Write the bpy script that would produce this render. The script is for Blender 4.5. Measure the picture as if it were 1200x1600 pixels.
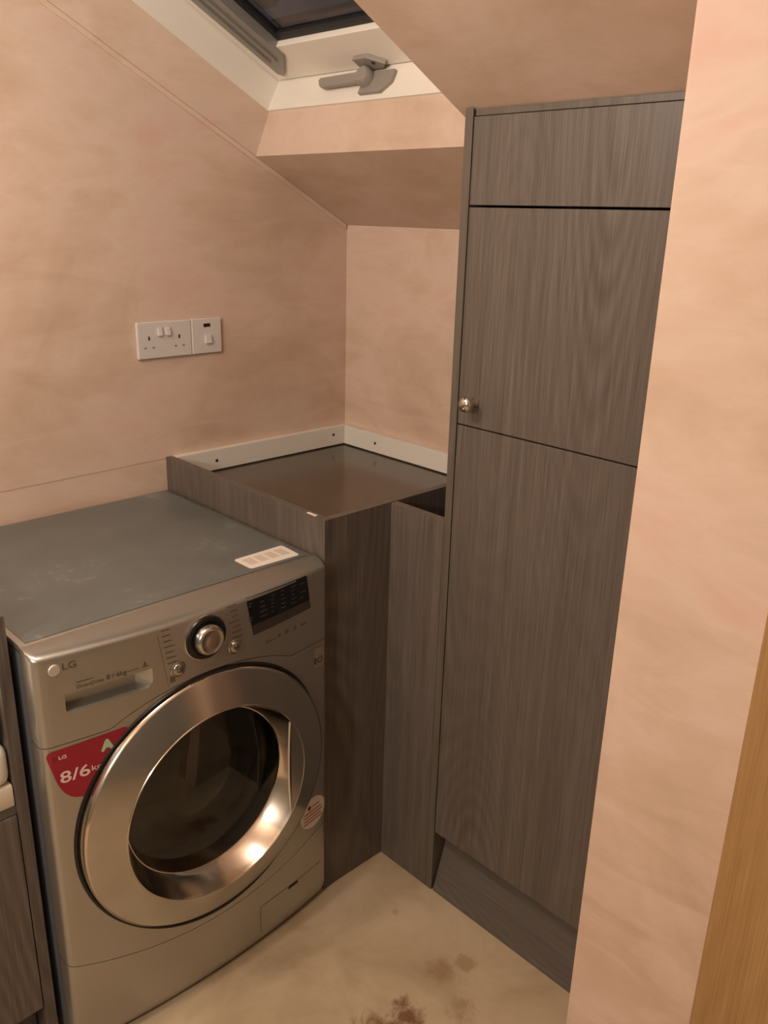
import bpy, bmesh, math, random
from mathutils import Matrix, Vector
random.seed(4)
for o in list(bpy.data.objects):
    bpy.data.objects.remove(o)
S = bpy.context.scene
COL = S.collection

# ------------------------------------------------------------------ camera
cam_d = bpy.data.cameras.new('camera')
cam_d.sensor_fit = 'VERTICAL'
cam_d.sensor_height = 36.0
cam_d.lens = 1330.78 / 1600 * 36.0
cam_d.clip_start = 0.02
cam = bpy.data.objects.new('camera', cam_d)
COL.objects.link(cam)
R_ = Vector((0.71952, -0.69399, 0.02559)); U_ = Vector((0.21089, 0.25345, 0.94408)); F_ = Vector((0.66167, 0.67389, -0.32872))
M = Matrix((R_, U_, -F_)).transposed().to_4x4()
M.translation = Vector((-1.6418, -1.8487, 1.5129))
cam.matrix_world = M
S.camera = cam

# ------------------------------------------------------------------ world, lamps, exposure
W = bpy.data.worlds.new('night_sky'); S.world = W
W.use_nodes = True
W.node_tree.nodes['Background'].inputs[0].default_value = (0.40, 0.43, 0.52, 1)
W.node_tree.nodes['Background'].inputs[1].default_value = 0.075
S.view_settings.view_transform = 'Standard'
S.view_settings.look = 'None'
S.view_settings.gamma = 1.0
S.view_settings.use_curve_mapping = False
S.view_settings.exposure = 0.12

def lamp(name, loc, power, radius, col):
    d = bpy.data.lights.new(name, 'POINT')
    d.energy = power; d.shadow_soft_size = radius; d.color = col
    o = bpy.data.objects.new(name, d); COL.objects.link(o); o.location = loc
    return o
WARM = (1.0, 0.90, 0.79)
lamp('room_lamp', (-1.40, -0.82, 1.92), 14.5, 0.05, WARM)
lamp('ceiling_lamp', (-1.85, -0.50, 2.26), 11, 0.03, WARM)
lamp('landing_lamp', (-2.85, -1.40, 1.75), 48, 0.06, WARM)

# ------------------------------------------------------------------ materials
def mat(name, rough=0.5, metal=0.0, col=(0.5, 0.5, 0.5), spec=0.5):
    m = bpy.data.materials.new(name); m.use_nodes = True
    b = m.node_tree.nodes['Principled BSDF']
    b.inputs['Base Color'].default_value = (*col, 1)
    b.inputs['Roughness'].default_value = rough
    b.inputs['Metallic'].default_value = metal
    b.inputs['Specular IOR Level'].default_value = spec
    return m
def nd(m, t, **kw):
    n = m.node_tree.nodes.new(t)
    for k, v in kw.items():
        if k in n.inputs: n.inputs[k].default_value = v
        else: setattr(n, k, v)
    return n
def lk(m, a, b): m.node_tree.links.new(a, b)
def srgb(r, g, b):
    f = lambda c: (c/255/12.92) if c/255 <= 0.04045 else ((c/255+0.055)/1.055)**2.4
    return (f(r), f(g), f(b))
def ramp(m, fac, stops):
    n = nd(m, 'ShaderNodeValToRGB')
    el = n.color_ramp.elements
    while len(el) < len(stops): el.new(0.5)
    for e, (p, c) in zip(el, stops):
        e.position = p; e.color = (*c, 1)
    lk(m, fac, n.inputs[0]); return n
def coords(m, scale, kind='Object', rot=(0, 0, 0)):
    tc = nd(m, 'ShaderNodeTexCoord'); mp = nd(m, 'ShaderNodeMapping')
    mp.inputs['Scale'].default_value = scale; mp.inputs['Rotation'].default_value = rot
    lk(m, tc.outputs[kind], mp.inputs['Vector']); return mp.outputs[0]
def noise(m, vec, scale, detail=4, rough=0.55, dist=0.0):
    n = nd(m, 'ShaderNodeTexNoise', Scale=scale, Detail=detail, Roughness=rough, Distortion=dist)
    lk(m, vec, n.inputs['Vector']); return n.outputs[0]
def math_(m, op, a, b=None, c=None):
    n = nd(m, 'ShaderNodeMath', operation=op)
    for i, v in enumerate((a, b, c)):
        if v is None: continue
        if isinstance(v, (int, float)): n.inputs[i].default_value = v
        else: lk(m, v, n.inputs[i])
    return n.outputs[0]
def mix(m, fac, a, b, blend='MIX'):
    n = nd(m, 'ShaderNodeMix', data_type='RGBA', blend_type=blend)
    if isinstance(fac, (int, float)): n.inputs[0].default_value = fac
    else: lk(m, fac, n.inputs[0])
    for i, v in ((6, a), (7, b)):
        if isinstance(v, tuple): n.inputs[i].default_value = (*v, 1)
        else: lk(m, v, n.inputs[i])
    return n.outputs[2]
def bump(m, h, strength, dist=0.002):
    n = nd(m, 'ShaderNodeBump', Strength=strength, Distance=dist)
    lk(m, h, n.inputs['Height'])
    lk(m, n.outputs[0], m.node_tree.nodes['Principled BSDF'].inputs['Normal'])
def base(m, sock): lk(m, sock, m.node_tree.nodes['Principled BSDF'].inputs['Base Color'])

def plaster(name, tint=(1, 1, 1)):
    m = mat(name, 0.62, spec=0.3)
    v = coords(m, (1, 1, 1))
    a = noise(m, v, 2.6, 5, 0.6, 0.6)
    v2 = coords(m, (3.0, 3.0, 9.0))
    b = noise(m, v2, 1.6, 4, 0.6, 0.8)
    f = math_(m, 'ADD', math_(m, 'MULTIPLY', a, 0.62), math_(m, 'MULTIPLY', b, 0.38))
    c = ramp(m, f, [(0.34, srgb(192, 165, 142)), (0.46, srgb(206, 179, 158)), (0.55, srgb(214, 189, 171)), (0.66, srgb(211, 177, 160))])
    base(m, mix(m, 1.0, c.outputs[0], tint, 'MULTIPLY'))
    h = noise(m, v, 22, 5, 0.6, 0.4)
    bump(m, h, 0.18, 0.004)
    return m
PLASTER = plaster('pink_plaster')
GREY_PAINT = mat('landing_paint', 0.6, col=srgb(150, 146, 138))

def wood(name, axis='z', lo=(76, 68, 61), hi=(116, 106, 98), rough=0.42):
    m = mat(name, rough, spec=0.4)
    k = {'z': (1, 1, 0.20), 'y': (1, 0.20, 1), 'x': (0.20, 1, 1)}[axis]
    g = {'z': (420, 420, 6.0), 'y': (420, 6.0, 420), 'x': (6.0, 420, 420)}[axis]
    n1 = noise(m, coords(m, k), 4.0, 1.0, 0.4, 0.1)
    ring = math_(m, 'MULTIPLY', math_(m, 'PINGPONG', math_(m, 'MULTIPLY', n1, 30.0), 0.5), 2.0)
    patch = noise(m, coords(m, k), 2.3, 2, 0.5)
    gate = nd(m, 'ShaderNodeMapRange'); lk(m, patch, gate.inputs[0])
    gate.inputs[1].default_value = 0.44; gate.inputs[2].default_value = 0.58
    ring = math_(m, 'MULTIPLY', math_(m, 'SUBTRACT', ring, 0.5), math_(m, 'MULTIPLY_ADD', gate.outputs[0], 0.12, 0.04))
    fine = noise(m, coords(m, g), 1.0, 5, 0.65)
    mid = noise(m, coords(m, tuple(c*0.12 for c in g)), 1.0, 4, 0.6)
    f = math_(m, 'ADD', ring, math_(m, 'ADD', math_(m, 'MULTIPLY', fine, 0.66), math_(m, 'MULTIPLY', mid, 0.34)))
    mid_c = tuple((a+b)/2 for a, b in zip(lo, hi))
    c = ramp(m, f, [(0.30, srgb(*lo)), (0.50, srgb(*mid_c)), (0.70, srgb(*hi))])
    base(m, c.outputs[0])
    bump(m, f, 0.06, 0.0005)
    return m
WOOD = wood('grey_wood_grain')
WOOD_Y = wood('grey_wood_grain_lying', 'y', (80, 73, 67), (110, 102, 95))
WOOD_EDGE = wood('grey_wood_edging', 'z', (82, 75, 66), (108, 99, 88))
OAK = wood('oak_lining', 'z', (146, 110, 66), (178, 140, 92), 0.55)
WHITE_PAINT = mat('white_painted_timber', 0.45, col=srgb(232, 224, 212))
WHITE_PLASTIC = mat('white_plastic', 0.35, col=srgb(212, 205, 199))
WHITE_BATTEN = mat('white_batten', 0.5, col=srgb(222, 216, 205))
DARK_NEON = mat('dark_red_window', 0.2, col=srgb(60, 22, 14))
HOLE = mat('dark_hole', 0.8, col=srgb(40, 32, 28))
GREY_METAL = mat('grey_aluminium', 0.42, 0.5, srgb(150, 146, 140))
GREY_LATCH = mat('grey_cast_latch', 0.5, 0.15, srgb(150, 141, 132))
GASKET = mat('black_gasket', 0.55, col=srgb(22, 23, 27))
CHROME = mat('polished_chrome', 0.14, 1.0, srgb(214, 205, 194))
STEEL = mat('brushed_steel', 0.19, 1.0, srgb(190, 188, 182))
NICKEL = mat('nickel_knob', 0.16, 1.0, srgb(206, 204, 198))
BLACK = mat('black_plastic', 0.3, col=srgb(24, 23, 22))
DRUMM = mat('drum_steel', 0.45, 0.4, srgb(150, 150, 140))
RUBBER = mat('grey_rubber', 0.6, col=srgb(62, 60, 56))
STICK_W = mat('white_sticker', 0.5, col=srgb(232, 224, 210))
STICK_G = mat('sticker_grey_print', 0.55, col=srgb(205, 196, 184))
RED = mat('red_sticker', 0.45, col=srgb(150, 24, 44))
RED_INK = mat('red_ink', 0.55, col=srgb(160, 50, 48))
PINKISH = mat('pale_print', 0.5, col=srgb(240, 214, 208))
GREEN = mat('pale_green_print', 0.5, col=srgb(168, 200, 160))
INK = mat('dark_grey_ink', 0.5, col=srgb(78, 70, 60))
DISP_INK = mat('display_print', 0.5, col=srgb(64, 70, 74))
DISP_STRIP = mat('display_strip', 0.25, col=srgb(64, 56, 52))
RED_DULL = mat('red_emblem', 0.5, col=srgb(120, 30, 44))
TOWEL = mat('white_towelling', 0.9, col=srgb(232, 226, 214))
CARD = mat('cream_box', 0.7, col=srgb(226, 214, 192))

def silver(name, col, rough, metal):
    m = mat(name, rough, metal, col)
    n = noise(m, coords(m, (1, 1, 1)), 260, 2, 0.5)
    r = math_(m, 'MULTIPLY_ADD', n, 0.12, rough-0.06)
    lk(m, r, m.node_tree.nodes['Principled BSDF'].inputs['Roughness'])
    return m
SILVER = silver('silver_paint', srgb(177, 176, 169), 0.33, 0.85)
SILVER_SIDE = silver('silver_side_paint', srgb(146, 150, 156), 0.35, 0.6)
def lid_mat():
    m = mat('grey_lid_paint', 0.34, 0.25, srgb(128, 128, 124))
    v = coords(m, (1, 1, 1))
    n = noise(m, v, 7, 6, 0.7, 0.5)
    c = ramp(m, n, [(0.35, srgb(103, 107, 104)), (0.60, srgb(114, 118, 115)), (0.74, srgb(160, 160, 154))])
    base(m, c.outputs[0])
    r = math_(m, 'MULTIPLY_ADD', n, 0.35, 0.2)
    lk(m, r, m.node_tree.nodes['Principled BSDF'].inputs['Roughness'])
    return m
LID = lid_mat()
def floor_mat():
    m = mat('pale_floor_board', 0.6, spec=0.3)
    v = coords(m, (1, 1, 1))
    a = noise(m, v, 5, 5, 0.6, 0.6)
    c = ramp(m, a, [(0.3, srgb(176, 154, 124)), (0.5, srgb(196, 175, 144)), (0.7, srgb(210, 190, 160))])
    col = c.outputs[0]
    fine = noise(m, v, 26, 5, 0.65, 0.8)
    geo = nd(m, 'ShaderNodeNewGeometry')
    for (x, y, r, s, dk) in ((-0.755, -1.000, 0.10, 0.85, (132, 90, 62)), (-0.560, -0.960, 0.050, 0.5, (150, 112, 78)), (-0.510, -0.985, 0.040, 0.5, (150, 112, 78)), (-0.695, -0.985, 0.060, 0.9, (126, 84, 58)), (-0.52, -0.78, 0.016, 0.5, (150, 118, 84)), (-0.60, -1.05, 0.05, 0.5, (152, 114, 80)), (-0.85, -1.00, 0.12, 0.5, (160, 116, 84))):
        dv = nd(m, 'ShaderNodeVectorMath', operation='DISTANCE')
        lk(m, geo.outputs['Position'], dv.inputs[0]); dv.inputs[1].default_value = (x, y, 0)
        fall = nd(m, 'ShaderNodeMapRange'); lk(m, dv.outputs['Value'], fall.inputs[0])
        fall.inputs[1].default_value = r; fall.inputs[2].default_value = 0.0; fall.inputs[3].default_value = 0; fall.inputs[4].default_value = 0.55
        thr = nd(m, 'ShaderNodeMapRange'); lk(m, math_(m, 'ADD', fine, fall.outputs[0]), thr.inputs[0])
        thr.inputs[1].default_value = 0.66; thr.inputs[2].default_value = 0.92; thr.inputs[3].default_value = 0; thr.inputs[4].default_value = s
        gate = math_(m, 'MULTIPLY', thr.outputs[0], math_(m, 'GREATER_THAN', fall.outputs[0], 0.001))
        col = mix(m, gate, col, srgb(*dk))
    base(m, col)
    bump(m, fine, 0.1, 0.002)
    return m
FLOOR = floor_mat()
def gloss_board():
    m = mat('brown_glossy_board', 0.17, 0.0, srgb(78, 64, 50), 0.9)
    n = noise(m, coords(m, (1, 1, 1)), 6, 3)
    c = ramp(m, n, [(0.3, srgb(70, 60, 47)), (0.7, srgb(82, 71, 57))]); base(m, c.outputs[0])
    return m
GLOSS = gloss_board()
def thin_glass(name, tint, tr=1.0):
    m = bpy.data.materials.new(name); m.use_nodes = True
    nt = m.node_tree
    for n in list(nt.nodes): nt.nodes.remove(n)
    out = nd(m, 'ShaderNodeOutputMaterial'); mx = nd(m, 'ShaderNodeMixShader')
    t = nd(m, 'ShaderNodeBsdfTransparent', Color=(*tint, 1)); g = nd(m, 'ShaderNodeBsdfGlossy', Roughness=0.03)
    w = nd(m, 'ShaderNodeLayerWeight', Blend=0.5)          # Schlick reflectance from the facing angle
    f = math_(m, 'MULTIPLY_ADD', math_(m, 'POWER', w.outputs['Facing'], 5.0), 0.90, 0.075)
    lk(m, f, mx.inputs[0]); lk(m, t.outputs[0], mx.inputs[1]); lk(m, g.outputs[0], mx.inputs[2]); lk(m, mx.outputs[0], out.inputs[0])
    return m
PANE = thin_glass('window_glass', (0.85, 0.88, 0.9))
DOOR_GLASS = thin_glass('smoked_door_glass', (0.58, 0.60, 0.54))

# ------------------------------------------------------------------ mesh helpers (all points in world metres)
def link(name, bm, m, parent=None, smooth=False, kind=None):
    me = bpy.data.meshes.new(name)
    bmesh.ops.recalc_face_normals(bm, faces=bm.faces)
    if parent is not None:
        off = world_loc(parent)
        bmesh.ops.translate(bm, verts=bm.verts, vec=-off)
    bm.to_mesh(me); bm.free()
    if smooth:
        for p in me.polygons: p.use_smooth = True
    if smooth == 'auto':
        me.set_sharp_from_angle(angle=math.radians(40))
    o = bpy.data.objects.new(name, me); COL.objects.link(o)
    me.materials.append(m)
    if parent is not None: o.parent = parent
    if kind: o['kind'] = kind
    return o
def world_loc(o):
    v = Vector((0, 0, 0))
    while o is not None:
        v = v + o.location; o = o.parent
    return v
def thing(name, label, cat, loc, group=None):
    o = bpy.data.objects.new(name, None); COL.objects.link(o); o.location = loc
    o.empty_display_size = 0.05
    o['label'] = label; o['category'] = cat
    if group: o['group'] = group
    return o
def tag(o, label, cat, group=None):
    o['label'] = label; o['category'] = cat
    if group: o['group'] = group
    return o
def add_box(bm, lo, hi, bevel=0.0, seg=2):
    vs = [bm.verts.new((x, y, z)) for x in (lo[0], hi[0]) for y in (lo[1], hi[1]) for z in (lo[2], hi[2])]
    q = [(0, 1, 3, 2), (4, 6, 7, 5), (0, 4, 5, 1), (2, 3, 7, 6), (0, 2, 6, 4), (1, 5, 7, 3)]
    fs = [bm.faces.new([vs[i] for i in f]) for f in q]
    if bevel:
        es = list({e for f in fs for e in f.edges})
        bmesh.ops.bevel(bm, geom=es, offset=bevel, segments=seg, profile=0.5, affect='EDGES')
def box(name, lo, hi, m, parent=None, bevel=0.001, smooth=False, kind=None):
    bm = bmesh.new(); add_box(bm, lo, hi, bevel); return link(name, bm, m, parent, smooth, kind)
def add_prism(bm, pts, d):
    """solid from a planar polygon pts (3D) pushed by vector d"""
    d = Vector(d)
    a = [bm.verts.new(p) for p in pts]; b = [bm.verts.new(Vector(p)+d) for p in pts]
    bm.faces.new(a); bm.faces.new(list(reversed(b)))
    n = len(pts)
    for i in range(n): bm.faces.new((a[i], b[i], b[(i+1) % n], a[(i+1) % n]))
def prism(name, pts, d, m, parent=None, smooth=False, bevel=0.0, kind=None):
    bm = bmesh.new(); add_prism(bm, pts, d)
    if bevel: bmesh.ops.bevel(bm, geom=list(bm.edges), offset=bevel, segments=2, profile=0.5, affect='EDGES')
    return link(name, bm, m, parent, smooth, kind)
def add_lathe(bm, prof, c, axis, n=48, close=False):
    """prof: (radius, distance along axis); axis unit vector from centre c"""
    ax = Vector(axis).normalized()
    e1 = ax.orthogonal().normalized(); e2 = ax.cross(e1)
    rows = []
    for r, h in prof:
        if r < 1e-6:
            rows.append([bm.verts.new(Vector(c)+ax*h)])
        else:
            rows.append([bm.verts.new(Vector(c)+ax*h+(e1*math.cos(2*math.pi*i/n)+e2*math.sin(2*math.pi*i/n))*r) for i in range(n)])
    for a, b in zip(rows, rows[1:]):
        for i in range(n):
            j = (i+1) % n
            if len(a) == 1 and len(b) == 1: continue
            if len(a) == 1: bm.faces.new((a[0], b[i], b[j]))
            elif len(b) == 1: bm.faces.new((a[i], a[j], b[0]))
            else: bm.faces.new((a[i], a[j], b[j], b[i]))
def lathe(name, prof, c, axis, m, parent=None, n=48, smooth='auto'):
    bm = bmesh.new(); add_lathe(bm, prof, c, axis, n); return link(name, bm, m, parent, smooth)

# ------------------------------------------------------------------ room shell
SL = 0.5142; ZK = 1.4858                    # sloping ceiling: z = ZK - SL * x
def zs(x, o=0.0): return ZK - SL*x + o
NRM = math.sqrt(1+SL*SL)
SV = Vector((-1, 0, SL))/NRM; NV = Vector((SL, 0, 1))/NRM; P0 = Vector((0, 0, ZK))
def rp(s, y, n): return P0 + SV*s + NV*n + Vector((0, y, 0))      # roof coordinates: up the slope, along y, outwards

floor = box('floor', (-3.2, -3.4, -0.05), (0.12, 0.1, 0), FLOOR, None, 0, kind='structure')
ZFL = 2.36; XFL = (ZK-ZFL)/SL
# gable wall behind the washer, outline follows the slope; the last coat of plaster stops just above worktop height
bm = bmesh.new()
add_prism(bm, [(-3.2, 0.0012, -0.02), (0.1, 0.0012, -0.02), (0.1, 0.0012, zs(0.1)), (XFL, 0.0012, ZFL), (-3.2, 0.0012, ZFL)], (0, 0.09, 0))
add_prism(bm, [(-3.2, 0.0, 0.905), (-2.2, 0.0, 0.912), (-1.2, 0.0, 0.918), (-0.6, 0.0, 0.925), (0.02, 0.0, 0.925), (0.02, 0.0, zs(0.02, -0.001)), (XFL, 0.0, ZFL-0.001), (-3.2, 0.0, ZFL-0.001)], (0, 0.0014, 0))
link('wall_back', bm, PLASTER, None, kind='structure')
prism('wall_side', [(0, -0.0005, -0.02), (0.1, -0.0005, -0.02), (0.1, -0.0005, zs(0.1)-0.0004), (0, -0.0005, ZK-0.0004)], (0, -1.62, 0), PLASTER, None, kind='structure')
# sloping ceiling, with the opening of the roof window left free
HX0, HX1, HY0, HY1 = 0.303, 1.35, -0.0046, -0.745
ceil_flat = box('ceiling', (-3.2, -3.4, ZFL), (XFL, 0.1, ZFL+0.03), PLASTER, None, 0, kind='structure')
bm = bmesh.new()
def slab(a0, a1, y0, y1, t=0.025):
    add_prism(bm, [(-a0, y0, zs(-a0)), (-a1, y0, zs(-a1)), (-a1, y0, zs(-a1, t)), (-a0, y0, zs(-a0, t))], (0, y1-y0, 0))
slab(-0.1, HX0, 0.0, -1.64)
slab(HX1, -XFL, 0.0, -3.4)
slab(HX0, HX1, HY1, -3.4)
slab(HX0, HX1, 0.02, HY0)
slope = link('ceiling', bm, PLASTER, None, kind='structure')
# plastered reveal round the window
bm = bmesh.new()
RS0, RN = 0.380, 0.089
lowA, lowB = Vector((-HX0, HY0, zs(-HX0, -0.0))), Vector((-HX0, HY1, zs(-HX0)))
topS = HX1*NRM
q = [(lowA, lowB, rp(RS0, -0.700, RN), rp(RS0, -0.052, RN)),
     (lowA, rp(RS0, -0.052, RN), rp(topS, -0.052, RN), rp(topS, HY0, 0)),
     (lowB, rp(topS, HY1, 0), rp(topS, -0.700, RN), rp(RS0, -0.700, RN)),
     (rp(topS, HY0, 0), rp(topS, -0.052, RN), rp(topS, -0.700, RN), rp(topS, HY1, 0))]
cen = rp(0.9, -0.37, 0.045)
for a in q:
    n = (a[1]-a[0]).cross(a[2]-a[0]).normalized()
    if n.dot(cen-a[0]) > 0: n = -n
    add_prism(bm, a, n*0.012)
link('window_reveal', bm, PLASTER, slope)
# plaster bead in the corner where slope and gable meet
prism('trim_1', [(-0.004, -0.0002, zs(-0.004, -0.0003)), (XFL, -0.0002, zs(XFL, -0.0003)), (XFL, -0.0002, zs(XFL, -0.0135)), (-0.004, -0.0002, zs(-0.004, -0.0135))], (0, -0.0046, 0), plaster('plaster_bead', (1.06, 1.05, 1.03)), bevel=0.0018, kind='structure')
# short wall with the doorway beside the cupboards
XR = -0.637
bm = bmesh.new()
add_prism(bm, [(XR, -1.302, -0.02), (-0.0005, -1.302, -0.02), (-0.0005, -1.302, zs(0)-0.002), (XR, -1.302, zs(XR)-0.002)], (0, -0.33, 0))
bmesh.ops.bevel(bm, geom=[e for e in bm.edges if all(abs(v.co.x-XR) < 1e-4 and abs(v.co.y+1.302) < 1e-4 for v in e.verts)], offset=0.004, segments=3, affect='EDGES')
link('wall_right', bm, PLASTER, None, kind='structure')
box('door_1', (XR-0.012, -1.640, 0.0), (XR-0.0005, -1.506, 1.80), OAK, None, 0.0015, kind='structure')
# landing behind the camera
box('wall_left', (-3.3, -3.4, -0.02), (-3.2, 0.1, ZFL), GREY_PAINT, None, 0, kind='structure')
box('wall_front', (-3.2, -3.5, -0.02), (0.1, -3.4, ZFL), GREY_PAINT, None, 0, kind='structure')
box('wall_landing', (-0.40, -3.4, -0.02), (-0.30, -1.645, 1.60), GREY_PAINT, None, 0, kind='structure')

# ------------------------------------------------------------------ roof window
win = bpy.data.objects.new('window_1', None); COL.objects.link(win); win['kind'] = 'structure'
win.location = rp(RS0, -0.376, RN)
def rbox(name, s0, s1, y0, y1, n0, n1, m, parent, bevel=0.0015):
    bm = bmesh.new()
    pts = [rp(s0, y0, n0), rp(s1, y0, n0), rp(s1, y0, n1), rp(s0, y0, n1)]
    add_prism(bm, pts, (0, y1-y0, 0))
    if bevel: bmesh.ops.bevel(bm, geom=list(bm.edges), offset=bevel, segments=2, profile=0.5, affect='EDGES')
    return link(name, bm, m, parent)
bm = bmesh.new()
def ring_boxes(s0, s1, y0, y1, w, n0, n1):
    for (a0, a1, b0, b1) in ((s0-w, s0, y0+w, y1-w), (s1, s1+w, y0+w, y1-w), (s0, s1, y0+w, y0), (s0, s1, y1, y1-w)):
        add_prism(bm, [rp(a0, b0, n0), rp(a1, b0, n0), rp(a1, b0, n1), rp(a0, b0, n1)], (0, b1-b0, 0))
ring_boxes(0.385, topS+0.0, -0.053, -0.699, 0.035, RN, 0.22)
link('frame', bm, WHITE_PAINT, win)
N0, N1 = 0.163, 0.205
SB0, SB1 = 0.388, 0.492; ST = topS-0.003
rbox('sash_rail', SB0, SB1, -0.057, -0.695, N0, N1, WHITE_PAINT, win)
rbox('sash_rail', ST-0.10, ST, -0.057, -0.695, N0, N1, WHITE_PAINT, win)
rbox('sash_stile', SB1+0.0005, ST-0.1005, -0.057, -0.165, N0, N1, WHITE_PAINT, win)
rbox('sash_stile', SB1+0.0005, ST-0.1005, -0.587, -0.695, N0, N1, WHITE_PAINT, win)
# grey channel lying on the left stile, stopping short of the corner with a chamfered foot
bm = bmesh.new()
add_prism(bm, [rp(0.418, -0.092, N0-0.0005), rp(ST-0.02, -0.074, N0-0.0005), rp(ST-0.02, -0.170, N0-0.0005), rp(0.466, -0.170, N0-0.0005), rp(0.408, -0.106, N0-0.0005)], -NV*0.007)
add_prism(bm, [rp(SB1+0.001, -0.1656, N0-0.0005), rp(ST-0.101, -0.1656, N0-0.0005), rp(ST-0.101, -0.1656, 0.190), rp(SB1+0.001, -0.1656, 0.190)], (0, -0.0044, 0))
link('blind_channel', bm, GREY_METAL, win)
bm = bmesh.new()
for y0, y1 in ((-0.112, -0.116), (-0.136, -0.142)):
    add_prism(bm, [rp(0.46, y0, N0-0.0076), rp(ST-0.03, y0, N0-0.0076), rp(ST-0.03, y1, N0-0.0076), rp(0.46, y1, N0-0.0076)], -NV*0.004)
link('channel_rib', bm, GREY_METAL, win)
# rubber seal and pane
bm = bmesh.new()
for (a0, a1, b0, b1) in ((SB1+0.001, SB1+0.022, -0.171, -0.586), (SB1+0.022, ST-0.101, -0.171, -0.186), (SB1+0.022, ST-0.101, -0.566, -0.586)):
    add_prism(bm, [rp(a0, b0, 0.176), rp(a1, b0, 0.176), rp(a1, b0, 0.190), rp(a0, b0, 0.190)], (0, b1-b0, 0))
link('glazing_seal', bm, GASKET, win)
rbox('pane', SB1+0.0235, ST-0.102, -0.1875, -0.5645, 0.182, 0.186, PANE, win, 0)
# dark roof outside with the flashing
bm = bmesh.new()
for (a0, a1, b0, b1) in ((SB1-0.05, SB1+0.002, -0.1, -0.65), (SB1+0.06, ST, -0.166, -0.215)):
    add_prism(bm, [rp(a0, b0, 0.207), rp(a1, b0, 0.207), rp(a1, b0, 0.235), rp(a0, b0, 0.235)], (0, b1-b0, 0))
link('flashing', bm, mat('dark_flashing', 0.5, 0.2, srgb(70, 72, 78)), win)
# latch: plate on the frame, bracket on the sash, lever reaching left
FS = 0.3848
def latch(name, pts, d, parent): return prism(name, pts, d, GREY_LATCH, parent, bevel=0.0012)
la = latch('latch_plate', [rp(FS+0.0003, -0.372, 0.100), rp(FS+0.0003, -0.437, 0.100), rp(FS+0.0003, -0.462, 0.122), rp(FS+0.0003, -0.462, 0.148), rp(FS+0.0003, -0.372, 0.148)], SV*0.009, win)
latch('latch_bracket', [rp(0.392, -0.362, N0-0.0004), rp(0.430, -0.362, N0-0.0004), rp(0.430, -0.405, N0-0.0004), rp(0.405, -0.440, N0-0.0004), rp(0.392, -0.425, N0-0.0004)], -NV*0.010, win)
latch('latch_lever', [rp(0.396, -0.236, 0.135), rp(0.396, -0.246, 0.121), rp(0.396, -0.255, 0.118), rp(0.396, -0.380, 0.120), rp(0.396, -0.380, 0.144), rp(0.396, -0.240, 0.141)], SV*0.009, win)
lathe('latch_pivot', [(0, 0), (0.020, 0), (0.020, 0.016), (0.016, 0.021), (0, 0.021)], rp(0.3945, -0.386, 0.131), SV, GREY_LATCH, win, 20)
lathe('latch_screw', [(0, 0), (0.004, 0), (0.0035, 0.0015), (0, 0.0015)], rp(0.413, -0.412, N0-0.0106), -NV, HOLE, win, 12)

# ------------------------------------------------------------------ corner cupboard
XS, YA, CF, YC, ZP = -0.5966, -0.5964, -0.4093, -0.7693, 0.9293
T = 0.018
cc = thing('corner_cupboard', 'low unfinished dark grey wood corner cupboard without worktop, right of washing machine', 'cupboard', (-0.3, -0.3, 0))
box('side_panel', (XS, YA+0.0006, 0.001), (XS+T, -0.0008, ZP), WOOD, cc, 0.0006)
box('front_panel', (XS, YA-T, 0.001), (-0.001, YA, ZP), WOOD, cc, 0.0006)
box('front_panel', (CF, YC+0.0006, 0.001), (CF+T, YA-T-0.0006, ZP-0.001), WOOD, cc, 0.0006)
box('top_board', (XS+T+0.0006, YA+0.0006, 0.862), (-0.001, -0.001, 0.872), GLOSS, cc, 0.0005)['label'] = 'glossy brown inner board'
box('bottom_board', (CF+T+0.001, YC+0.001, 0.10), (-0.001, YA-T-0.001, 0.115), WOOD, cc, 0.0005)
box('chip', (-0.5955, -0.5840, ZP+0.0002), (-0.5895, -0.5560, ZP+0.0022), WHITE_BATTEN, cc, 0.0006)['label'] = 'small pale chip on the top edge'
BH = 0.054
for nm, lo, hi, lab, scr in (
        ('wall_batten', (XS+T+0.0006, -0.020, ZP-BH), (-0.0006, -0.0004, ZP), 'white wooden batten screwed to the wall under the sockets', [(-0.4607, -0.0203, 0.900), (-0.0609, -0.0203, 0.907)]),
        ('wall_batten', (-0.020, YC+0.004, ZP-BH), (-0.0006, -0.0208, ZP), 'white wooden batten screwed to the short wall beside tall cupboard', [(-0.0203, -0.1533, 0.902)])):
    b = thing(nm, lab, 'batten', ((lo[0]+hi[0])/2, (lo[1]+hi[1])/2, lo[2]), 'white battens in the corner')
    box('strip', lo, hi, WHITE_BATTEN, b, 0.001)
    for c in scr:
        ax = (0, -1, 0) if nm and c[1] > -0.03 else (-1, 0, 0)
        lathe('screw', [(0, 0), (0.0042, 0), (0.0036, 0.0012), (0, 0.0006)], c, ax, HOLE, b, 14)

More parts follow.
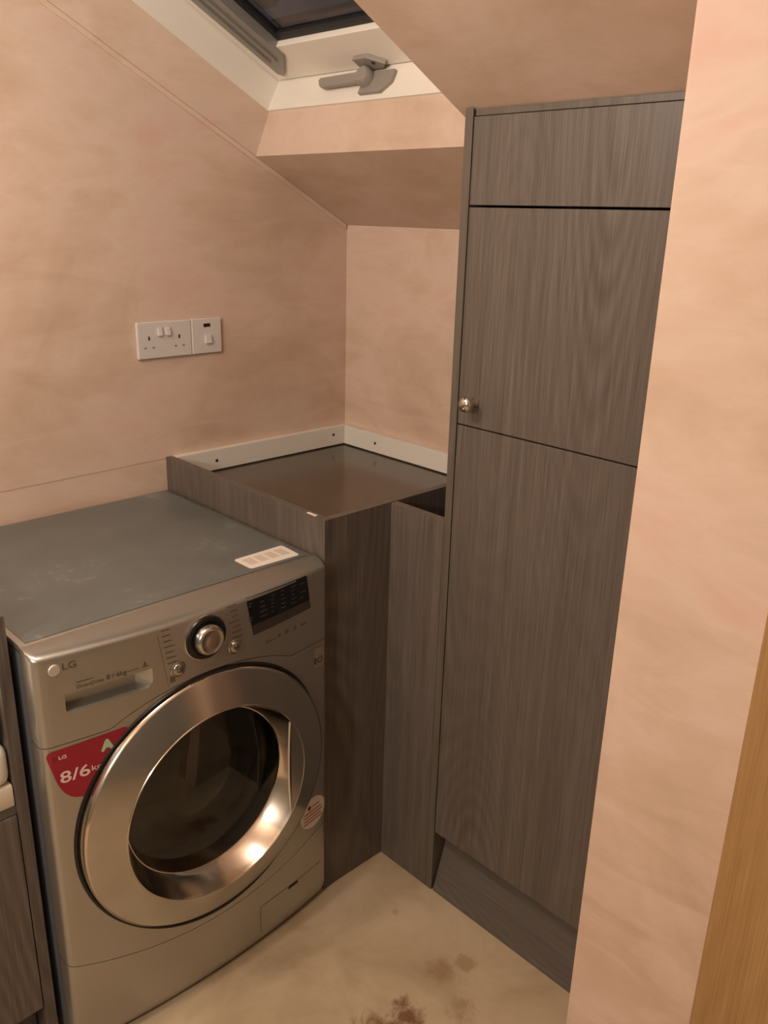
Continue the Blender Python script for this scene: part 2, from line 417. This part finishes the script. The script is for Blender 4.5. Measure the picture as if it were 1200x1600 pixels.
# ------------------------------------------------------------------ tall cupboard
tc = thing('tall_cupboard', 'tall dark grey wood cupboard under the sloping ceiling with one round knob', 'cupboard', (-0.2, -1.03, 0))
YE = -1.296
prism('side_panel', [(CF, YC, 0.001), (-0.0008, YC, 0.001), (-0.0008, YC, zs(0)-0.004), (CF, YC, zs(CF)-0.003)], (0, -T, 0), WOOD_EDGE, tc, bevel=0.0006)
prism('side_panel', [(CF+0.02, YE+T, 0.001), (-0.0008, YE+T, 0.001), (-0.0008, YE+T, zs(0)-0.004), (CF+0.02, YE+T, zs(CF+0.02)-0.003)], (0, -T+0.001, 0), WOOD_EDGE, tc, bevel=0.0006)
YD0 = YC-T-0.003; YD1 = YE+0.001
D1, D2, D3 = 1.5325, 1.1348, 0.1697
box('filler_strip', (CF+0.004, YD1, 1.6800), (CF+0.020, YD0, zs(CF)-0.0055), WOOD_EDGE, tc, 0.0005)
box('top_panel', (CF, YD1, D1+0.002), (CF+T, YD0, 1.6785), WOOD, tc, 0.0008)
dm = box('door', (CF, YD1, D2+0.0015), (CF+T, YD0, D1-0.002), WOOD, tc, 0.0008)
box('door', (CF, YD1, D3), (CF+T, YD0, D2-0.0015), WOOD, tc, 0.0008)
lathe('knob', [(0, 0.0002), (0.009, 0.0002), (0.0085, 0.003), (0.006, 0.006), (0.0055, 0.014), (0.0085, 0.018), (0.0135, 0.0225), (0.0155, 0.028), (0.0135, 0.0335), (0.008, 0.037), (0, 0.0385)], (CF, -0.832, 1.1835), (-1, 0, 0), NICKEL, dm, 32)
# loose plinth board leaning back against the carcass
pb = bmesh.new()
add_prism(pb, [(CF+0.002, YD1, 0.0006), (CF+0.019, YD1, 0.0006), (CF+0.063, YD1, 0.149), (CF+0.046, YD1, 0.1505)], (0, YD0-YD1-0.001, 0))
pl = link('plinth', pb, WOOD_Y, tc)
pl['label'] = 'loose plinth board leaning backwards'
box('bottom_board', (CF+0.022, YE+T+0.001, D3), (-0.001, YC-T-0.001, D3+0.018), WOOD_EDGE, tc, 0.0005)
box('shelf', (CF+0.022, YE+T+0.001, D2-0.009), (-0.001, YC-T-0.001, D2+0.009), WOOD_EDGE, tc, 0.0005)
box('shelf', (CF+0.022, YE+T+0.001, 1.40), (-0.021, YC-T-0.001, 1.418), WOOD_EDGE, tc, 0.0005)

# ------------------------------------------------------------------ sockets on the gable wall
def plate(bm, x0, x1, z0, z1, d=0.0095):
    add_box(bm, (x0, -d, z0), (x1, -0.0003, z1), 0.0028, 3)
SX, SZ = -0.6566, 1.2627
ds = thing('double_socket', 'white double plug socket with two rocker switches, left plate on the wall', 'socket', (SX+0.073, 0, SZ-0.043))
bm = bmesh.new(); plate(bm, SX, SX+0.1455, SZ-0.086, SZ); link('face_plate', bm, WHITE_PLASTIC, ds)
def rocker(x, z, parent, w=0.011, h=0.019, up=True):
    bm = bmesh.new()
    a, b = (0.0035, 0.0075) if up else (0.0075, 0.0035)
    y = -0.0096
    add_prism(bm, [(x-w/2, y, z-h/2), (x-w/2, y-b, z-h/2), (x-w/2, y-a, z+h/2), (x-w/2, y, z+h/2)], (w, 0, 0))
    bmesh.ops.bevel(bm, geom=list(bm.edges), offset=0.0008, segments=2, profile=0.5, affect='EDGES')
    return link('rocker_switch', bm, WHITE_PLASTIC, parent)
rocker(SX+0.058, SZ-0.023, ds); rocker(SX+0.080, SZ-0.0235, ds)
for cx in (SX+0.030, SX+0.111):
    for dx, dz, w, h in ((0, -0.038, 0.0042, 0.009), (-0.0108, -0.060, 0.0062, 0.0042), (0.0108, -0.060, 0.0062, 0.0042)):
        box('pin_slot', (cx+dx-w/2, -0.0099, SZ+dz-h/2), (cx+dx+w/2, -0.0096, SZ+dz+h/2), HOLE if dz > -0.05 else mat('slot_shutter', 0.5, col=srgb(150, 138, 130)), ds, 0)
sw = thing('isolator_switch', 'white square isolator switch with small dark red neon, right plate beside double socket', 'switch', (SX+0.189, 0, SZ-0.043))
bm = bmesh.new(); plate(bm, SX+0.1463, SX+0.232, SZ-0.086, SZ); link('face_plate', bm, WHITE_PLASTIC, sw)
rocker(SX+0.191, SZ-0.050, sw, 0.017, 0.021)
box('neon', (SX+0.180, -0.0105, SZ-0.021), (SX+0.199, -0.0096, SZ-0.0125), DARK_NEON, sw, 0.0003)

# ------------------------------------------------------------------ washing machine
XC, ZC = -0.905, 0.449
wm = thing('washing_machine', 'silver front loading washing machine with round steel door and red sticker', 'washing machine', (XC, -0.3, 0))
XL, XW = XC-0.304, XC+0.302
def yF(x, z=0.5):
    t = max(-1, min(1, (x-XC)/0.3))
    y = -0.631-0.026*(1-t*t)
    e = (x-XW+0.010)/0.010 if x > XC else (XL+0.014-x)/0.014
    if e > 0: y += 0.013*(1-math.sqrt(max(0, 1-min(e, 1)**2)))
    if z > 0.834:
        s = min(1, (z-0.834)/0.015)
        y += (-0.594-y)*(1-math.sqrt(max(0, 1-s*s)))
    if z < 0.05:
        s = (0.05-z)/0.035; y += 0.010*s*s
    return y
def seam_top(x):
    t = abs(x-XC)/0.19
    return 0.678+0.044*max(0, 1-t*t)**0.9 if t < 1 else 0.678
def seam_low(x):
    t = (x-XC)/0.3
    return 0.162+0.056*t*t
def fascia(name, zlo, zhi, hole, m, nx=60, nz=26, xlines=(), zlines=()):
    bm = bmesh.new()
    xs = [XL+(XW-XL)*i/nx for i in range(nx+1)]
    xs = sorted(xs + list(xlines) + [XL+0.002, XL+0.005, XL+0.009, XW-0.002, XW-0.005, XW-0.009])
    ws = sorted([j/nz for j in range(nz+1)])
    grid = []
    for x in xs:
        a, b = zlo(x), zhi(x)
        if zlines:                            # fixed rows at the cut lines, dense rows on the rounded top
            z0, z1 = zlines
            colz = [a+(z0-a)*i/8 for i in range(8)]+[z0+(z1-z0)*i/6 for i in range(6)]+[z1+(0.834-z1)*i/8 for i in range(8)]
            colz += [0.834+0.015*math.sin(math.pi/2*i/12) for i in range(13)]
            ws = colz
        else:
            colz = [a+(b-a)*w for w in ws]
        grid.append([bm.verts.new((x, yF(x, z), z)) for z in colz])
    for i in range(len(xs)-1):
        for j in range(len(ws)-1):
            vs = (grid[i][j], grid[i+1][j], grid[i+1][j+1], grid[i][j+1])
            c = sum((v.co for v in vs), Vector())/4
            if hole(c.x, c.z): continue
            bm.faces.new(vs)
    # returns: turned-in edges all round
    for j in range(len(ws)-1):
        for i in (0, len(xs)-1):
            a, b = grid[i][j], grid[i][j+1]
            p, q = bm.verts.new((a.co.x, -0.5855, a.co.z)), bm.verts.new((b.co.x, -0.5855, b.co.z))
            bm.faces.new((a, b, q, p))
    for j in (0, len(ws)-1):
        prev = None
        for i in range(len(xs)):
            v = grid[i][j]; p = bm.verts.new((v.co.x, v.co.y+0.008, v.co.z))
            if prev: bm.faces.new((prev[0], v, p, prev[1]))
            prev = (v, p)
    bmesh.ops.remove_doubles(bm, verts=bm.verts, dist=0.00005)
    return link(name, bm, m, wm, 'auto')
# detergent drawer recess
DX0, DX1, DZ0, DZ1 = -1.165, -1.016, 0.7320, 0.7680
def slant(x): return 0.0
G = 0.0007
fascia('control_panel', lambda x: seam_top(x)+G, lambda x: 0.849, lambda x, z: DX0 < x < DX1 and DZ0 < z < DZ1, SILVER, 60, 40, (DX0, DX1), (DZ0, DZ1))
fascia('front_panel', lambda x: seam_low(x)+G, lambda x: seam_top(x)-G, lambda x, z: math.hypot(x-XC, z-ZC) < 0.225, SILVER, 72, 60)
fascia('kick_panel', lambda x: 0.015, lambda x: seam_low(x)-G, lambda x, z: False, SILVER, 40, 14)
# sheet metal case, open towards the front
bm = bmesh.new()
for lo, hi in (((XL+0.002, -0.585, 0.012), (XL+0.004, -0.026, 0.834)), ((XW-0.004, -0.585, 0.012), (XW-0.002, -0.026, 0.834)), ((XL+0.002, -0.026, 0.012), (XW-0.002, -0.024, 0.834)), ((XL+0.004, -0.58, 0.012), (XW-0.004, -0.026, 0.014))):
    add_box(bm, lo, hi)
link('case', bm, SILVER_SIDE, wm)
for fx in (XL+0.05, XW-0.05):
    for fy in (-0.54, -0.08):
        lathe('foot', [(0, 0.0005), (0.022, 0.0005), (0.022, 0.006), (0.012, 0.009), (0.012, 0.012), (0, 0.012)], (fx, fy, 0), (0, 0, 1), BLACK, wm, 20)
# lid
lid = box('lid', (XL+0.001, -0.5925, 0.8345), (XW-0.001, -0.014, 0.8495), SILVER, wm, 0.004, 'auto')
box('lid_panel', (XL+0.012, -0.582, 0.8497), (XW-0.013, -0.026, 0.8508), LID, lid, 0.0005)
# vertical split in the control panel
def strip_on_front(pts, name, m, parent, lift=0.0004, sub=6):
    """flat ribbon quads following the curved front; pts: list of 4-corner (x,z) quads"""
    bm = bmesh.new()
    for quad in pts:
        a, b, c, d = quad
        rows = []
        for i in range(sub+1):
            u = i/sub
            r = []
            for j in range(sub+1):
                v = j/sub
                x = (a[0]*(1-u)+b[0]*u)*(1-v)+(d[0]*(1-u)+c[0]*u)*v
                z = (a[1]*(1-u)+b[1]*u)*(1-v)+(d[1]*(1-u)+c[1]*u)*v
                r.append(bm.verts.new((x, yF(x, z)-lift, z)))
            rows.append(r)
        for i in range(sub):
            for j in range(sub): bm.faces.new((rows[i][j], rows[i+1][j], rows[i+1][j+1], rows[i][j+1]))
    return link(name, bm, m, parent)
def poly_on_front(pts, name, m, parent, lift=0.0004, y=None):
    bm = bmesh.new()
    f = bm.faces.new([bm.verts.new((x, 0, z)) for x, z in pts])
    bmesh.ops.triangulate(bm, faces=[f])
    for k in range(2): bmesh.ops.subdivide_edges(bm, edges=[e for e in bm.edges if e.calc_length() > 0.012], cuts=1)
    bmesh.ops.triangulate(bm, faces=bm.faces)
    for v in bm.verts: v.co.y = yF(v.co.x, v.co.z)-lift
    return link(name, bm, m, parent)
def text_mesh(txt, size):
    c = bpy.data.curves.new('t', 'FONT'); c.body = txt; c.size = size; c.align_x = 'LEFT'; c.resolution_u = 3
    o = bpy.data.objects.new('t', c); COL.objects.link(o)
    dg = bpy.context.evaluated_depsgraph_get()
    me = bpy.data.meshes.new_from_object(o.evaluated_get(dg))
    bpy.data.objects.remove(o); bpy.data.curves.remove(c)
    return me
def text_on_front(txt, x, z, size, m, parent, lift=0.0006, ang=0.0, name='lettering', width=None, bold=0.0):
    me = text_mesh(txt, size)
    xs_ = [v.co.x for v in me.vertices]; x_0 = min(xs_); sx = width/(max(xs_)-x_0) if width else 1.0
    bm = bmesh.new(); bm.from_mesh(me); bpy.data.meshes.remove(me)
    if bold:
        src = [[v.co.copy() for v in f.verts] for f in bm.faces]
        for dx, dy in ((bold, 0), (-bold, 0), (0, bold), (0, -bold)):
            for f in src:
                bm.faces.new([bm.verts.new(co+Vector((dx, dy, 0))) for co in f])
    ca, sa = math.cos(ang), math.sin(ang)
    for v in bm.verts:
        px, pz = (v.co.x-x_0)*sx, v.co.y
        X, Z = x+px*ca-pz*sa, z+px*sa+pz*ca
        v.co = Vector((X, yF(X, Z)-lift, Z))
    return link(name, bm, m, parent)
SEAM = mat('dark_seam', 0.6, col=srgb(96, 86, 74))
strip_on_front([((-0.9885, 0.720), (-0.9876, 0.720), (-1.0055, 0.848), (-1.0064, 0.848))], 'panel_joint', SEAM, wm)
# drawer recess tray and lip
bm = bmesh.new()
n = 10
def tray_y(x): return yF(x)+0.022
xs = [DX0+(DX1-DX0)*i/n for i in range(n+1)]
fr_t = [bm.verts.new((x, yF(x)+0.0002, DZ1)) for x in xs]; fr_b = [bm.verts.new((x, yF(x)+0.0002, DZ0)) for x in xs]
bk_t = [bm.verts.new((min(max(x, DX0+0.003), DX1-0.022), tray_y(x), DZ1-0.001)) for x in xs]; bk_b = [bm.verts.new((min(max(x, DX0+0.003), DX1-0.022), tray_y(x), DZ0+0.008)) for x in xs]
for i in range(n):
    bm.faces.new((fr_t[i], fr_t[i+1], bk_t[i+1], bk_t[i])); bm.faces.new((fr_b[i], fr_b[i+1], bk_b[i+1], bk_b[i])); bm.faces.new((bk_t[i], bk_t[i+1], bk_b[i+1], bk_b[i]))
bm.faces.new((fr_t[0], bk_t[0], bk_b[0], fr_b[0])); bm.faces.new((fr_t[n], bk_t[n], bk_b[n], fr_b[n]))
bmesh.ops.remove_doubles(bm, verts=bm.verts, dist=0.00002)
dh = link('drawer_handle', bm, SILVER, wm)
def corner_fill(cx, cz, sx_, sz_, r=0.014):
    pts = [(cx, cz)] + [(cx+sx_*(r-r*math.sin(a)), cz+sz_*(r-r*math.cos(a))) for a in [math.pi/2*i/6 for i in range(7)]]
    return pts
for c in ((DX1, DZ0, -1, 1), (DX0, DZ0, 1, 1)):
    bm = bmesh.new()
    pts = corner_fill(*c, r=0.016 if c[0] == DX1 else 0.009)
    vs = [bm.verts.new((x, yF(x)-0.0002, z)) for x, z in pts]
    for i in range(1, len(vs)-1): bm.faces.new((vs[0], vs[i], vs[i+1]))
    link('recess_corner', bm, SILVER, dh)
# dial
cdial = Vector((-0.9110, yF(-0.9110), 0.7932))
dial = lathe('dial_ring', [(0.0405, 0.0), (0.0415, 0.003), (0.040, 0.006), (0.034, 0.007), (0.030, 0.004), (0, 0.004)], cdial, (0, -1, 0), BLACK, wm, 48)
lathe('dial_rim', [(0.0405, -0.001), (0.0435, -0.001), (0.0435, 0.0022), (0.0418, 0.0030), (0.0405, 0.0022)], cdial, (0, -1, 0), CHROME, dial, 48)
lathe('dial_knob', [(0.029, 0.0045), (0.029, 0.014), (0.0275, 0.0195), (0.0245, 0.0235), (0.0225, 0.0245), (0.021, 0.0237), (0.012, 0.0248), (0, 0.0250)], cdial, (0, -1, 0), STEEL, dial, 48)
for bx, bz in ((-0.9686, 0.7498), (-0.8486, 0.7520)):
    c = Vector((bx, yF(bx), bz))
    b = lathe('push_button', [(0.0150, -0.001), (0.0150, 0.002), (0.0138, 0.0032), (0.0128, 0.002), (0.0118, 0.002), (0.0112, 0.0045), (0.0095, 0.0058), (0, 0.0060)], c, (0, -1, 0), STEEL, wm, 32)
    bm = bmesh.new(); y = c.y-0.0063
    if bx < -0.9:      # power symbol
        for i in range(20):
            a0 = math.radians(60+i*15.0+60); a1 = math.radians(60+(i+1)*15.0+60)
            vs = [bm.verts.new((bx+r*math.cos(a), y, bz+r*math.sin(a))) for r, a in ((0.0052, a0), (0.0040, a0), (0.0040, a1), (0.0052, a1))]
            bm.faces.new(vs)
        bm.faces.new([bm.verts.new(p) for p in ((bx-0.0006, y, bz), (bx+0.0006, y, bz), (bx+0.0006, y, bz+0.006), (bx-0.0006, y, bz+0.006))])
    else:              # play / pause symbol
        bm.faces.new([bm.verts.new(p) for p in ((bx-0.005, y, bz-0.004), (bx+0.000, y, bz), (bx-0.005, y, bz+0.004))])
        for o in (0.0015, 0.0038): bm.faces.new([bm.verts.new(p) for p in ((bx+o, y, bz-0.004), (bx+o+0.0013, y, bz-0.004), (bx+o+0.0013, y, bz+0.004), (bx+o, y, bz+0.004))])
    link('symbol', bm, INK, b)
# display
disp = strip_on_front([((-0.8050, 0.7590), (-0.6545, 0.7640), (-0.6650, 0.8375), (-0.8200, 0.8390))], 'display', mat('display_black', 0.12, col=srgb(16, 18, 20)), wm, 0.0008, 10)
strip_on_front([((-0.8046, 0.7595), (-0.6549, 0.7645), (-0.6575, 0.7825), (-0.8090, 0.7805))], 'display_strip', DISP_STRIP, disp, 0.0011, 10)
bars = []
for x0, x1, zz in ((-0.815, -0.803, (0.826, 0.820, 0.796, 0.791)), (-0.789, -0.769, (0.8215, 0.811, 0.801, 0.791)), (-0.761, -0.750, (0.825, 0.817, 0.809, 0.801, 0.792)), (-0.736, -0.723, (0.8265, 0.818, 0.809, 0.800, 0.791)), (-0.709, -0.693, (0.8265, 0.818, 0.809, 0.800, 0.791)), (-0.685, -0.668, (0.824, 0.806, 0.794))):
    for z in zz:
        w = (x1-x0)*random.uniform(0.5, 1.0)
        bars.append(((x0, z), (x0+w, z), (x0+w, z+0.0022), (x0, z+0.0022)))
dm_ = strip_on_front(bars, 'display_marks', DISP_INK, disp, 0.0012, 2); dm_['kind'] = 'stuff'
# programme lists either side of the dial (too small to read in the photograph)
bars = []
for i in range(7):
    z = 0.8305-0.0110*i
    bars.append(((-0.9965+0.0015*i, z), (-0.9965+0.0015*i+random.uniform(0.012, 0.024), z), (-0.9965+0.0015*i+0.014, z+0.0026), (-0.9965+0.0015*i, z+0.0026)))
    w = random.uniform(0.014, 0.026); xr_ = -0.8420+0.002*i
    bars.append(((xr_-w, z+0.004), (xr_, z+0.004), (xr_, z+0.0066), (xr_-w, z+0.0066)))
for (x, z, w, h) in ((-0.7720, 0.7310, 0.022, 0.0025), (-0.775, 0.7290, 0.004, 0.006), (-0.745, 0.731, 0.008, 0.008), (-0.727, 0.7315, 0.010, 0.009), (-0.703, 0.732, 0.007, 0.007), (-0.682, 0.733, 0.016, 0.004), (-0.985, 0.727, 0.010, 0.012)):
    bars.append(((x, z), (x+w, z), (x+w, z+h), (x, z+h)))
pm = strip_on_front(bars, 'panel_marks', SEAM, wm, 0.0004, 2); pm['kind'] = 'stuff'
# maker's lettering
lg = lathe('emblem', [(0.0098, 0.0), (0.0102, 0.0015), (0.0090, 0.0030), (0, 0.0032)], (-1.1765, yF(-1.1765)+0.0005, 0.8165), (0, -1, 0), mat('emblem_silver', 0.4, 0.3, srgb(206, 200, 188)), wm, 32)
text_on_front('LG', -1.1635, 0.8125, 0.0175, mat('grey_lettering', 0.4, 0.4, srgb(128, 120, 108)), wm, 0.0009, width=0.0215, bold=0.0003)
text_on_front('DirectDrive', -1.1450, 0.7725, 0.0100, INK, wm, width=0.0440)
text_on_front('8 / 6kg', -1.0960, 0.7730, 0.0125, INK, wm, width=0.0340)
pm2 = strip_on_front([((-1.1450, 0.7835), (-1.117, 0.7837), (-1.117, 0.7850), (-1.145, 0.7848)), ((-1.0600, 0.7755), (-1.040, 0.7758), (-1.040, 0.7768), (-1.060, 0.7766)), ((-1.0335, 0.7750), (-1.0240, 0.7750), (-1.0240, 0.7770), (-1.0335, 0.7770)), ((-1.0315, 0.7785), (-1.0265, 0.7785), (-1.0280, 0.7845), (-1.0300, 0.7845))], 'panel_marks', INK, wm, 0.0005, 2); pm2['kind'] = 'stuff'
# red capacity sticker
def smooth_poly(pts, n=6):
    out = []
    k = len(pts)
    for i in range(k):
        p0, p1, p2 = pts[i-1], pts[i], pts[(i+1) % k]
        rad = p1[2]
        def toward(a, b):
            d = math.hypot(b[0]-a[0], b[1]-a[1]); t = min(0.48, rad/d); return (a[0]+(b[0]-a[0])*t, a[1]+(b[1]-a[1])*t)
        s, e = toward(p1, p0), toward(p1, p2)
        for j in range(n+1):
            t = j/n
            out.append(((1-t)**2*s[0]+2*t*(1-t)*p1[0]+t*t*e[0], (1-t)**2*s[1]+2*t*(1-t)*p1[1]+t*t*e[1]))
    return out
st = poly_on_front(smooth_poly([(-1.2055, 0.670, 0.014), (-1.062, 0.674, 0.016), (-1.126, 0.563, 0.030), (-1.184, 0.572, 0.050)]), 'capacity_sticker', RED, wm, 0.0006)
st['label'] = 'dark red sticker with 8/6 kg'
text_on_front('8/6', -1.1860, 0.6060, 0.0310, PINKISH, st, 0.0011, 0.0, width=0.0480, bold=0.0004)
text_on_front('kg', -1.1345, 0.6110, 0.0150, PINKISH, st, 0.0011, 0.0, width=0.0165)
text_on_front('LG', -1.1850, 0.6525, 0.0090, PINKISH, st, 0.0011, 0.0, width=0.0120, bold=0.0004)
text_on_front('A', -1.1150, 0.6420, 0.0280, GREEN, st, 0.0011, 0.0, width=0.0190, bold=0.0020)
poly_on_front([(-1.1920+0.0038*math.cos(a*math.pi/8), 0.6555+0.0038*math.sin(a*math.pi/8)) for a in range(16)], 'emblem', RED_DULL, st, 0.0011)
# round warning sticker on the right
OX, OZ = -0.6490, 0.2635
ov = poly_on_front([(OX+0.0395*math.cos(a*math.pi/20), OZ+0.0385*math.sin(a*math.pi/20)) for a in range(40)], 'round_sticker', STICK_W, wm, 0.0006)
ov['label'] = 'white round sticker with red lines'
for i in range(4):
    x1 = 0.026+0.004*(i % 2)
    strip_on_front([((OX-0.028, OZ+0.0030-0.0085*i), (OX+x1, OZ+0.0040-0.0085*i), (OX+x1, OZ+0.0068-0.0085*i), (OX-0.028, OZ+0.0058-0.0085*i))], 'printed_line', RED_INK, ov, 0.0010, 3)
strip_on_front([((OX-0.002, OZ+0.0145), (OX+0.020, OZ+0.0150), (OX+0.020, OZ+0.0180), (OX-0.002, OZ+0.0175))], 'printed_line', RED_INK, ov, 0.0010, 3)
poly_on_front([(OX-0.011+0.0055*math.cos(a*math.pi/8), OZ+0.0165+0.0055*math.sin(a*math.pi/8)) for a in range(16)], 'sticker_dot', RED_DULL, ov, 0.0010)
# guarantee badge with the figure and the ring
bd = strip_on_front([((-0.6440, 0.6195), (-0.6135, 0.6185), (-0.6135, 0.6625), (-0.6440, 0.6645))], 'badge', mat('badge_silver', 0.4, 0.5, srgb(168, 158, 144)), wm, 0.0006, 4)
text_on_front('1', -0.6420, 0.6285, 0.0200, INK, bd, 0.0009, width=0.0040, bold=0.0004)
bm = bmesh.new()
def badge_quad(pts): bm.faces.new([bm.verts.new((x, yF(x, z)-0.0010, z)) for x, z in pts])
for i in range(20):
    a0 = math.radians(120+i*15.0); a1 = math.radians(120+(i+1)*15.0)
    badge_quad([(-0.6265+0.0080*r*math.cos(a), 0.6355+0.0080*r*math.sin(a)) for r, a in ((1.05, a0), (0.68, a0), (0.68, a1), (1.05, a1))])
badge_quad(((-0.6273, 0.6355), (-0.6257, 0.6355), (-0.6257, 0.6445), (-0.6273, 0.6445)))
bmesh.ops.remove_doubles(bm, verts=bm.verts, dist=0.00002)
link('power_symbol', bm, INK, bd)
# sticker on the lid
bm = bmesh.new()
LS = smooth_poly([(-0.7470, -0.5690, 0.008), (-0.6280, -0.5730, 0.008), (-0.6240, -0.5070, 0.008), (-0.7470, -0.5090, 0.008)])
add_prism(bm, [(x, y, 0.8509) for x, y in LS], (0, 0, 0.0004))
ls = link('lid_sticker', bm, STICK_W, wm); ls['label'] = 'white paper label on the lid'
bm = bmesh.new()
for i in range(4):
    x = -0.735+0.026*i
    add_box(bm, (x, -0.553, 0.85135), (x+0.020, -0.520, 0.85145))
link('sticker_print', bm, STICK_G, ls)
# filter flap low on the right
bars = [((-0.806, 0.1115), (-0.624, 0.1115), (-0.624, 0.1127), (-0.806, 0.1127)), ((-0.8068, 0.040), (-0.8056, 0.040), (-0.8056, 0.1127), (-0.8068, 0.1127))]
strip_on_front(bars, 'filter_flap', SEAM, wm, 0.0004, 8)
strip_on_front([((-0.728, 0.1045), (-0.696, 0.1045), (-0.700, 0.1117), (-0.724, 0.1117))], 'flap_notch', HOLE, wm, 0.0006, 3)

# --- door
C0 = Vector((XC, 0, ZC)); AX = (0, -1, 0)
door = lathe('door_ring', [(0.240, 0.612), (0.2615, 0.640), (0.2640, 0.648), (0.2640, 0.656), (0.2615, 0.6615), (0.2570, 0.6635), (0.2030, 0.6815), (0.1995, 0.6825)], C0, AX, STEEL, wm, 128)
lathe('door_rim', [(0.2642, 0.600), (0.2665, 0.640), (0.2665, 0.652), (0.2650, 0.6585), (0.2617, 0.6618)], C0, AX, CHROME, door, 128)
bm = bmesh.new()
add_lathe(bm, [(0.2662, 0.600), (0.2735, 0.602), (0.2735, 0.637), (0.2720, 0.6405), (0.2690, 0.6405), (0.2662, 0.638)], C0, AX, 128)
for v in bm.verts: v.co.y += yF(v.co.x, v.co.z)+0.6375       # follows the bulge of the front
link('door_gasket', bm, BLACK, door, 'auto')
lathe('bowl_lip', [(0.1993, 0.6826), (0.1985, 0.6838), (0.1968, 0.6838), (0.1960, 0.6826)], C0, AX, CHROME, door, 128)
lathe('bowl_wall', [(0.1960, 0.6826), (0.1935, 0.676), (0.1800, 0.640), (0.1735, 0.631), (0.1715, 0.6305)], C0, AX, CHROME, door, 128)
lathe('porthole', [(0.1712, 0.6300), (0.160, 0.634), (0.12, 0.642), (0.06, 0.647), (0, 0.6485)], C0, AX, DOOR_GLASS, door, 96)
lathe('glass_bowl', [(0.1708, 0.6280), (0.165, 0.60), (0.155, 0.55), (0.135, 0.51), (0.10, 0.49), (0, 0.482)], C0, AX, DOOR_GLASS, door, 96)
bm = bmesh.new()
RH = 0.1955; ch = 0.163
a0 = math.acos(ch/RH)
arc = [(-a0 + 2*a0*i/24) for i in range(25)]
add_prism(bm, [(XC+RH*math.cos(a), -0.6835, ZC+RH*math.sin(a)) for a in arc], (0, 0.006, 0))
link('door_handle', bm, STEEL, door)
bm = bmesh.new()
HZ = RH*math.sin(a0)
prev = None
for i in range(17):
    u = -1+2*i/16
    c = Vector((XC+ch-0.001-0.004*(1-u*u), -0.6822, ZC+u*HZ))
    row = [bm.verts.new(c+Vector((0.0022*math.cos(k*math.pi/4), 0.0022*math.sin(k*math.pi/4), 0))) for k in range(8)]
    if prev:
        for k in range(8): bm.faces.new((prev[k], prev[(k+1) % 8], row[(k+1) % 8], row[k]))
    prev = row
link('handle_edge', bm, mat('bright_edge', 0.3, 0.6, srgb(226, 220, 208)), door, 'auto')
# rubber seal and drum seen through the glass
lathe('door_seal', [(0.222, 0.606), (0.205, 0.600), (0.190, 0.585), (0.195, 0.565), (0.182, 0.550), (0.188, 0.530)], C0, AX, RUBBER, wm, 64)
lathe('drum', [(0.186, 0.530), (0.200, 0.515), (0.235, 0.50), (0.235, 0.22), (0, 0.20)], C0, AX, DRUMM, wm, 64)

# ------------------------------------------------------------------ open unit left of the washer
lu = thing('shelf_unit', 'dark grey wood unit at the left edge, side panel next to washing machine', 'cupboard', (-1.55, -0.3, 0))
UX1 = -1.2195; UX0 = -1.85; UY = -0.57; T2 = 0.020
box('side_panel', (UX1-T2, UY, 0.001), (UX1, -0.022, 0.902), WOOD, lu, 0.0006)
box('side_panel', (UX0, UY, 0.001), (UX0+T2, -0.022, 0.902), WOOD, lu, 0.0006)
box('rear_panel', (UX0+T2+0.0005, -0.034, 0.08), (UX1-T2-0.0005, -0.022, 0.902), WOOD, lu, 0.0005)
box('shelf', (UX0+T2+0.0005, UY+0.004, 0.534), (UX1-T2-0.0005, -0.035, 0.552), WOOD_Y, lu, 0.0006)
box('shelf', (UX0+T2+0.0005, UY+0.022, 0.100), (UX1-T2-0.0005, -0.035, 0.118), WOOD_Y, lu, 0.0006)
box('door', (UX0+T2+0.002, UY, 0.10), (UX1-T2-0.002, UY+T, 0.5325), WOOD, lu, 0.0008)
box('plinth', (UX0+T2+0.002, UY+0.05, 0.001), (UX1-T2-0.002, UY+0.05+T, 0.096), WOOD_Y, lu, 0.0006)
bm = bmesh.new(); add_box(bm, (-1.62, -0.569, 0.5526), (-1.2410, -0.32, 0.594), 0.003)
tag(link('storage_box', bm, CARD, None, 'auto'), 'low cream box on the shelf at the left edge', 'box')
tw = bmesh.new()
for z0, z1, dx, r in ((0.5946, 0.672, 0.0, 0.020), (0.6722, 0.758, 0.002, 0.034)):
    add_box(tw, (-1.60, -0.5715+dx, z0), (-1.2403-dx, -0.34, z1), r, 5)
tag(link('folded_towel', tw, TOWEL, None, 'auto'), 'white folded towel lying on the cream box at the left edge', 'towel')
